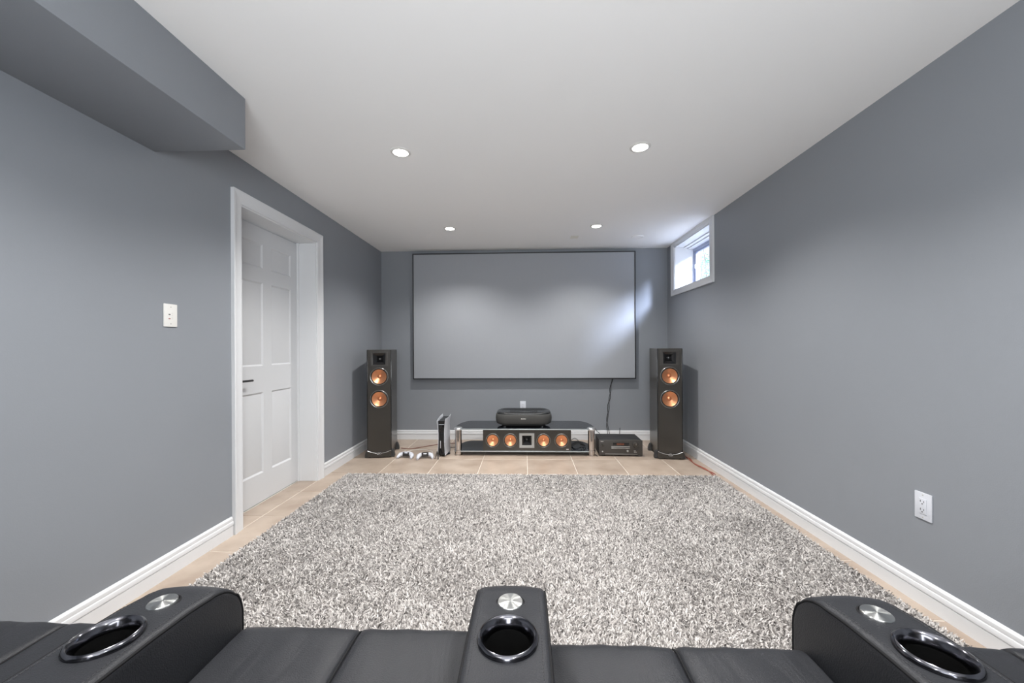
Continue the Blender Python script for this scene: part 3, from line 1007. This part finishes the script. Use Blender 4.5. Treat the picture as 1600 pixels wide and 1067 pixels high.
controller('white game controller nearest the left tower speaker', (-1.232, 3.92, 0), radians(-8), False)
controller('white game controller with dark touchpad, beside the game console', (-1.030, 3.90, 0), radians(14), True)

# ------------------------------------------------------------------ cables
def cable(name, pts, r, mat, label, n=6):
    b2 = bmesh.new(); tube(b2, pts, r, n)
    return tag(finish(name, b2, mat, angle=80), label, 'cable')
cable('speaker_cable', [(-1.40, 4.28, .006), (-1.28, 4.26, .005), (-1.14, 4.36, .005), (-.98, 4.48, .005), (-.80, 4.52, .005), (-.62, 4.50, .005)], .0045, 'cable_brown', 'thin reddish brown cable curving across tiles behind the controllers')
cable('charging_cable', [(-1.23, 3.965, .02), (-1.25, 4.02, .004), (-1.30, 4.10, .004), (-1.25, 4.20, .004), (-1.12, 4.22, .004), (-1.02, 4.15, .004), (-1.00, 4.05, .004), (-1.01, 3.96, .02)], .0025, 'cable_white', 'thin white charging cable looped between the two controllers')
b2 = bmesh.new()
tube(b2, [(1.655, 4.26, .06), (1.655, 4.20, .03), (1.650, 4.10, .006), (1.635, 3.92, .006), (1.625, 3.75, .006), (1.655, 3.58, .006), (1.64, 3.42, .006)], .0045, 6)
tube(b2, [(1.640, 4.28, .07), (1.670, 4.20, .04), (1.640, 4.05, .006), (1.650, 3.90, .006), (1.620, 3.76, .006), (1.640, 3.60, .006), (1.668, 3.45, .006), (1.63, 3.395, .006)], .0045, 6)
tag(finish('speaker_cable', b2, 'cable_red', angle=80), 'twin red speaker cable trailing from the right tower speaker', 'cable')
b2 = bmesh.new()
Yw = YB - .012
tube(b2, [(1.065, Yw - .03, .76), (1.060, Yw, .72), (1.025, Yw, .62), (1.035, Yw, .52), (1.000, Yw, .42), (1.005, Yw, .30), (.985, Yw, .18), (.99, Yw - .02, .13), (.98, Yw - .1, .02)], .0035, 6)
tube(b2, [(1.055, Yw - .03, .76), (1.045, Yw, .68), (1.040, Yw, .60), (1.015, Yw, .50), (1.018, Yw, .38), (.985, Yw, .26), (1.005, Yw, .16), (1.01, Yw - .02, .12), (1.02, Yw - .1, .02)], .0030, 6)
tag(finish('screen_cable', b2, 'cable_black', angle=80), 'thin black cables hanging from the bottom edge of the screen', 'cable')
b2 = bmesh.new()
for q in range(3):
    r0 = .040 + .012 * q
    tube(b2, [(.555 + r0 * 1.4 * cos(a + q), 4.17 + r0 * sin(a + q) * .8, .062 + .045 * (1 + sin(a * 1.5 + q * 2)) * .5) for a in [k * .7 for k in range(10)]], .0028, 6)
tube(b2, [(.49, 4.24, .10), (.53, 4.18, .145), (.57, 4.16, .12), (.60, 4.12, .06)], .0028, 6)
tag(finish('coiled_cable', b2, 'cable_black', angle=80), 'tangle of black cable on lower glass shelf beside the centre speaker', 'cable')
cable('power_cable', [(.715, 4.10, .004), (.725, 4.06, .004), (.745, 4.00, .004), (.79, 4.30, .004)][:3], .004, 'cable_black', 'short black cable on the floor between stand and receiver')
cable('console_cable', [(-.862, 4.21, .06), (-.84, 4.30, .01), (-.78, 4.34, .004), (-.70, 4.30, .004), (-.60, 4.34, .004)], .0035, 'cable_black', 'black cable running from the game console behind the stand')
b2 = bmesh.new()
tube(b2, [(-.900, 3.925, .008), (-.905, 3.915, .05), (-.908, 3.905, .068), (-.914, 3.885, .03), (-.920, 3.865, .007)], .005, 6)
tube(b2, [(-.908, 3.905, .068), (-.892, 3.895, .045), (-.890, 3.880, .02), (-.884, 3.855, .006)], .005, 6)
tag(finish('charging_lead', b2, 'slot_dark', angle=80), 'short dark lead looping beside the foot of the game console', 'cable')

# ------------------------------------------------------------------ recliners
def sweep(prof, cols, name, mat, parent, angle=50):
    """prof: closed outline (y,z), clockwise or not; cols: list of (x, inset); inset moves inward along the normal.
    inset may be a function of the arc fraction"""
    n = len(prof)
    P = [Vector((p[0], p[1])) for p in prof]
    ar = sum(P[i].x * P[(i + 1) % n].y - P[(i + 1) % n].x * P[i].y for i in range(n))
    N = []
    for i in range(n):
        d = (P[(i + 1) % n] - P[i - 1]).normalized()
        nn = Vector((d.y, -d.x)) * (1 if ar > 0 else -1)
        N.append(nn)
    b2 = bmesh.new()
    rings = []
    for x, ins in cols:
        ring = []
        for i in range(n):
            q = ins(P[i].x, P[i].y) if callable(ins) else ins
            pp = P[i] - N[i] * q
            ring.append(b2.verts.new((x, pp.x, pp.y)))
        rings.append(ring)
    for A, B in zip(rings, rings[1:]):
        for k in range(n):
            j = (k + 1) % n
            b2.faces.new((A[k], A[j], B[j], B[k]))
    b2.faces.new(rings[0]); b2.faces.new(rings[-1][::-1])
    return b2

def densify(pts, step=0.02):
    out = []
    n = len(pts)
    for i in range(n):
        a = Vector(pts[i]); c = Vector(pts[(i + 1) % n])
        k = max(1, int((c - a).length / step))
        for q in range(k):
            out.append(tuple(a + (c - a) * q / k))
    return out

def arc(cy, cz, r, a0, a1, n):
    return [(cy + r * cos(radians(a0 + (a1 - a0) * k / n)), cz + r * sin(radians(a0 + (a1 - a0) * k / n))) for k in range(n + 1)]

AW = .0755
def arm_profile():
    top = [(.02, .612), (.30, .620), (.52, .622), (.66, .621), (.74, .617), (.785, .611)]
    fr = arc(.784, .511, .100, 85, 0, 10)
    fr = [(y, z) for y, z in fr]
    bot = [(.884, .40), (.872, .20), (.866, .09), (.02, .09)]
    return densify(top + fr + bot, .03)
CUPY, KNY = .649, .754
ARMP = arm_profile()
def top_z(y):
    if y < .66: return .6215
    if y < .785: return .6215 - (y - .66) / .125 * .0105
    return .611 - (y - .785) * .3

def build_arm(parent, x0, dy, mesh_src=None):
    if mesh_src:
        objs = []
        for s_ in mesh_src:
            c = s_.copy(); COL.objects.link(c); objs.append(c)
        objs[0].parent = parent
        for c in objs[1:]:
            c.parent = objs[0]
        objs[0].location = (x0, dy, 0)
        return objs
    r = .016
    cols = []
    for k in range(6):
        a = k / 5 * pi / 2
        cols.append((-AW + r * (1 - cos(a)), r * (1 - sin(a))))
    flat = [-.050, -.035, -.018, 0, .018, .035, .050]
    def ins_top(xx):
        # padded crown, lower round the knob
        base = -.0035 * (1 - (xx / .058) ** 2)
        def f(y, z):
            q = base
            q += .0035 * math.exp(-((y - KNY) / .035) ** 2 - (xx / .035) ** 2) if z > .58 else 0
            return q
        return f
    for xx in flat:
        cols.append((xx, ins_top(xx)))
    for k in range(5, -1, -1):
        a = k / 5 * pi / 2
        cols.append((AW - r * (1 - cos(a)), r * (1 - sin(a))))
    b2 = sweep(ARMP, cols, 'armrest', 'leather', parent)
    arm = finish('armrest', b2, 'leather', parent, angle=60)
    # cut the cup well out of the arm
    b3 = bmesh.new()
    lathe(b3, [(0, -.12), (.0455, -.12), (.0455, .05), (0, .05)], (0, CUPY, .622), 48)
    cut = finish('cutter', b3, 'leather', parent)
    md = arm.modifiers.new('cut', 'BOOLEAN'); md.operation = 'DIFFERENCE'; md.object = cut; md.solver = 'EXACT'
    bpy.context.view_layer.update()
    dg = bpy.context.evaluated_depsgraph_get()
    me = bpy.data.meshes.new_from_object(arm.evaluated_get(dg))
    arm.modifiers.clear()
    arm.data = me
    bpy.data.objects.remove(cut)
    for p in me.polygons:
        p.use_smooth = True
    me.set_sharp_from_angle(angle=radians(50))
    # cup holder: rim and well
    cz = .6265
    b3 = bmesh.new()
    lathe(b3, [(.0525, -.006), (.0535, .0), (.0515, .0045), (.048, .0062), (.0455, .0045), (.0435, .001), (.0395, -.006), (.0385, -.014)], (0, CUPY, cz), 56)
    cup = finish('cup_holder', b3, 'cup_chrome', arm, angle=60)
    b3 = bmesh.new()
    lathe(b3, [(.0388, -.012), (.0375, -.03), (.0365, -.075), (.034, -.080), (0, -.081)], (0, CUPY, cz), 48)
    well = finish('cup_well', b3, 'cup_inside', arm, angle=60)
    # control knob: brushed dome
    b3 = bmesh.new()
    lathe(b3, [(.0245, -.004), (.0250, .0), (.0250, .0045), (.0242, .0056), (.0236, .0057), (.016, .0063), (.008, .0068), (0.0005, .0070)], (0, 0, 0), 48)
    kn_ = finish('control_knob', b3, 'brushed_metal', arm, angle=60)
    kn_.location = (0, KNY, top_z(KNY) + .0015)
    b3 = bmesh.new()
    lathe(b3, [(.026, -.006), (.030, .0015), (.0275, .003), (.0258, .0)], (0, KNY, top_z(KNY) + .0005), 40)
    kc = finish('knob_collar', b3, 'leather_seam', arm, angle=60)
    # piping that follows the top edge of both side panels
    edge = [p for p in ARMP if p[1] > .11]
    edge = [p for p in ARMP if (p[1] > .55 or p[0] > .85) and p[1] > .11]
    pips = []
    for sx in (-1, 1):
        b3 = bmesh.new()
        cyc = Vector((.45, .38))
        pts = []
        for i, p in enumerate(edge):
            v = Vector(p)
            pts.append((sx * (AW - .0035), v.x - (.006 if v.x > .80 else 0) * min(1, (v.x - .78) / .1 if v.x > .78 else 0), v.y - .0065 * (1 if v.x < .86 else .2)))
        tube(b3, pts, .0028, 6, sub=2)
        pips.append(finish('piping', b3, 'leather_seam', arm, angle=80))
        b3 = bmesh.new()
        # stitches beside the piping
        for i in range(len(pts) - 1):
            a = Vector(pts[i]); c = Vector(pts[i + 1])
            L = (c - a).length
            if a.y < .35 or a.z < .55:
                continue
            k = max(1, int(L / .0065))
            for q in range(k):
                p0 = a + (c - a) * (q + .15) / k; p1 = a + (c - a) * (q + .75) / k
                for pp in (p0, p1):
                    pp.x -= sx * .0130; pp.z += .0070
                tube(b3, [p0, p1], .0007, 4, smooth=False)
        pips.append(finish('stitching', b3, 'thread', arm, angle=80))
        pips[-1]['kind'] = 'stuff'
    arm.location = (x0, dy, 0)
    return [arm, cup, well, kn_, kc] + pips

SWD = .2735
def seat_profile():
    top = [(.22, .466), (.34, .478), (.55, .486), (.72, .488), (.82, .488)]
    fr = arc(.850, .437, .050, 88, 0, 8)
    bot = [(.900, .36), (.898, .32), (.890, .305), (.22, .305)]
    return densify(top + fr + bot, .025)
def fore_profile():
    return densify([(.70, .300), (.86, .300)] + arc(.862, .270, .028, 85, 0, 4) + [(.892, .20), (.885, .11)] + [(.86, .095), (.70, .095)], .03)
def back_profile():
    # reclined back, leaning away from the seat
    pts = [(.335, .44), (.20, .66), (.085, .86), (.03, .955)]
    front = pts
    top = arc(-.03, .955, .055, 10, 150, 8)
    bk = [(-.075, .90), (.02, .62), (.12, .30), (.20, .20), (.30, .30)]
    return densify(front + top + bk, .03)
def seat_cols(half, puff, rr=.028, seam=.010):
    cols = []
    for k in range(6):
        a = k / 5 * pi / 2
        cols.append((-half + rr * (1 - cos(a)), rr * (1 - sin(a))))
    xs = [-half + rr + (2 * half - 2 * rr) * k / 24 for k in range(1, 24)]
    xs += [-.008, -.004, -.0015, .0015, .004, .008]
    for x in sorted(set(round(v, 5) for v in xs)):
        u = abs(x) / (half - rr)
        p_ = -puff * (1 - (2 * u - 1) ** 2)
        s_ = seam * math.exp(-(x / .0055) ** 2)
        ph = random.Random(int(x * 1000)).uniform(-1, 1)
        def f(y, z, p_=p_, s_=s_, x=x):
            if z < .40:
                return p_ * .3 + s_
            return p_ + s_ + .0010 * sin(70 * x + 18 * y) * max(0, 1 - abs(u2(x))) 
        cols.append((x, f))
    for k in range(5, -1, -1):
        a = k / 5 * pi / 2
        cols.append((half - rr * (1 - cos(a)), rr * (1 - sin(a))))
    return cols
def u2(x):
    return 0.0 if abs(x) < .2 else 1.0

_proto = {}
def recliner(label, x_seat, dy, arms, group='black leather theatre recliners in one row'):
    r = empty('recliner', label, 'recliner', (x_seat, 0, 0), 0, group)
    if not _proto:
        for nm, prof, half, puff, rr in (('seat_cushion', seat_profile(), SWD, .0015, .010), ('footrest', fore_profile(), SWD - .003, .004, .02), ('backrest', back_profile(), SWD, .010, .035)):
            o = finish(nm, sweep(prof, seat_cols(half, puff, rr, .010 if nm != 'footrest' else .0), nm, 'leather', r), 'leather_soft', r, angle=60)
            _proto[nm] = o
        # seat seam welts
        b3 = bmesh.new(); tube(b3, [(0, y, z - .0055) for y, z in seat_profile() if z > .40 and y > .24], .0022, 6, sub=2)
        o = finish('seam', b3, 'leather_seam', _proto['seat_cushion'], angle=80); _proto['seam'] = o
        b3 = bmesh.new(); box(b3, -.27, .27, .05, .80, .03, .30, bev=.01); _proto['base'] = finish('base', b3, 'black_dull', r)
        objs = dict(_proto)
    else:
        objs = {}
        for k_, o in _proto.items():
            c = o.copy(); COL.objects.link(c); objs[k_] = c
        for k_ in ('seat_cushion', 'footrest', 'backrest', 'base'):
            objs[k_].parent = r
        objs['seam'].parent = objs['seat_cushion']
    for k_ in ('seat_cushion', 'footrest', 'backrest', 'base'):
        objs[k_].location = (0, dy, 0)
    for ax, ady in arms:
        a_ = build_arm(r, ax - x_seat, ady, _proto_arm or None)
        if not _proto_arm:
            _proto_arm.extend(a_)
    return r
_proto_arm = []
recliner('black leather theatre recliner at far left, beside the left wall', -1.0855, .000, [(-1.437, 0.0)])
recliner('black leather theatre recliner second from left, left of the centre armrest', -.3835, .000, [(-.736, -.002)])
recliner('black leather theatre recliner with centre armrest, third from left', .3185, -.034, [(-.0325, .018)])
recliner('black leather theatre recliner at far right, beside the right wall', 1.0200, -.018, [(.6685, .002), (1.3715, 0.0)])

# ------------------------------------------------------------------ shag rug
RX0, RX1, RY0, RY1 = -1.585, 1.640, 0.93, 3.365
rug = bpy.data.objects.new('shag_rug', None); COL.objects.link(rug)
rug.location = (0, 0, 0)
tag(rug, 'grey and cream shag rug covering most of the tile floor', 'rug')
b2 = bmesh.new(); box(b2, RX0 + .01, RX1 - .01, RY0 + .01, RY1 - .01, 0.0005, .010)
finish('backing', b2, 'rug_backing', rug)
def pile():
    rg = np.random.RandomState(11)
    pitch = 0.0053
    nx = int((RX1 - RX0) / pitch); ny = int((RY1 - RY0) / pitch)
    gx, gy = np.meshgrid(np.arange(nx), np.arange(ny))
    X = RX0 + (gx.ravel() + .5 + rg.uniform(-.5, .5, gx.size)) * pitch
    Y = RY0 + (gy.ravel() + .5 + rg.uniform(-.5, .5, gx.size)) * pitch
    N = X.size
    def smooth_noise(scale, seed):
        r2 = np.random.RandomState(seed)
        gw = int((RX1 - RX0) / scale) + 3; gh = int((RY1 - RY0) / scale) + 3
        G = r2.uniform(-1, 1, (gh, gw))
        fx = (X - RX0) / scale; fy = (Y - RY0) / scale
        ix = fx.astype(int); iy = fy.astype(int); ux = fx - ix; uy = fy - iy
        ux = ux * ux * (3 - 2 * ux); uy = uy * uy * (3 - 2 * uy)
        return (G[iy, ix] * (1 - ux) * (1 - uy) + G[iy, ix + 1] * ux * (1 - uy) + G[iy + 1, ix] * (1 - ux) * uy + G[iy + 1, ix + 1] * ux * uy)
    # lean: coherent over a hand's width, plus a clump of its own
    lx = smooth_noise(.30, 1) * .25 + smooth_noise(.030, 2) * .25 + rg.normal(0, .50, N)
    ly = smooth_noise(.30, 3) * .25 + smooth_noise(.030, 4) * .25 + rg.normal(0, .50, N)
    ln = .021 * (1 + rg.uniform(-.25, .25, N))
    hgt = ln * rg.uniform(.55, .95, N)
    wd = .0031 * rg.uniform(.7, 1.25, N)
    ang = rg.uniform(0, 2 * pi, N)
    ax, ay = np.cos(ang) * wd, np.sin(ang) * wd
    V = np.zeros((N, 7, 3), np.float32)
    for k, (f, w_) in enumerate(((0, .8), (.45, 1.0), (.82, .85))):
        cx = X + lx * .013 * f ** 1.7; cy = Y + ly * .013 * f ** 1.7; cz = .008 + hgt * f * (1 - .12 * f)
        V[:, 2 * k, 0] = cx - ax * w_; V[:, 2 * k, 1] = cy - ay * w_; V[:, 2 * k, 2] = cz
        V[:, 2 * k + 1, 0] = cx + ax * w_; V[:, 2 * k + 1, 1] = cy + ay * w_; V[:, 2 * k + 1, 2] = cz
    V[:, 6, 0] = X + lx * .017; V[:, 6, 1] = Y + ly * .017; V[:, 6, 2] = .008 + hgt * .93
    V[:, :, 2] = np.maximum(V[:, :, 2], .003)
    base = (np.arange(N) * 7)[:, None]
    F = np.concatenate([base + np.array([0, 1, 3]), base + np.array([0, 3, 2]), base + np.array([2, 3, 5]), base + np.array([2, 5, 4]), base + np.array([4, 5, 6])], axis=1).reshape(-1).astype(np.int32)
    nf = N * 5
    me = bpy.data.meshes.new('pile')
    me.vertices.add(N * 7); me.vertices.foreach_set('co', V.ravel())
    me.loops.add(nf * 3); me.loops.foreach_set('vertex_index', F)
    me.polygons.add(nf)
    me.polygons.foreach_set('loop_start', np.arange(nf, dtype=np.int32) * 3)
    me.polygons.foreach_set('loop_total', np.full(nf, 3, np.int32))
    me.update(calc_edges=True)
    kinds = np.array([[.61, .585, .565], [.52, .495, .478], [.38, .360, .348], [.15, .142, .138]], np.float32)
    pick = rg.choice(4, N, p=[.40, .30, .20, .10])
    C = kinds[pick] * (1 + rg.uniform(-.08, .08, (N, 1)))
    C4 = np.ones((N, 7, 4), np.float32); C4[:, :, :3] = np.clip(C, 0, 1)[:, None, :]
    at_ = me.color_attributes.new('yarn_colour', 'FLOAT_COLOR', 'POINT')
    at_.data.foreach_set('color', C4.ravel())
    me.materials.append(MATS['yarn'])
    o = bpy.data.objects.new('pile', me); COL.objects.link(o); o.parent = rug
    o['kind'] = 'stuff'
    print('pile tufts', N, 'tris', nf)
pile()
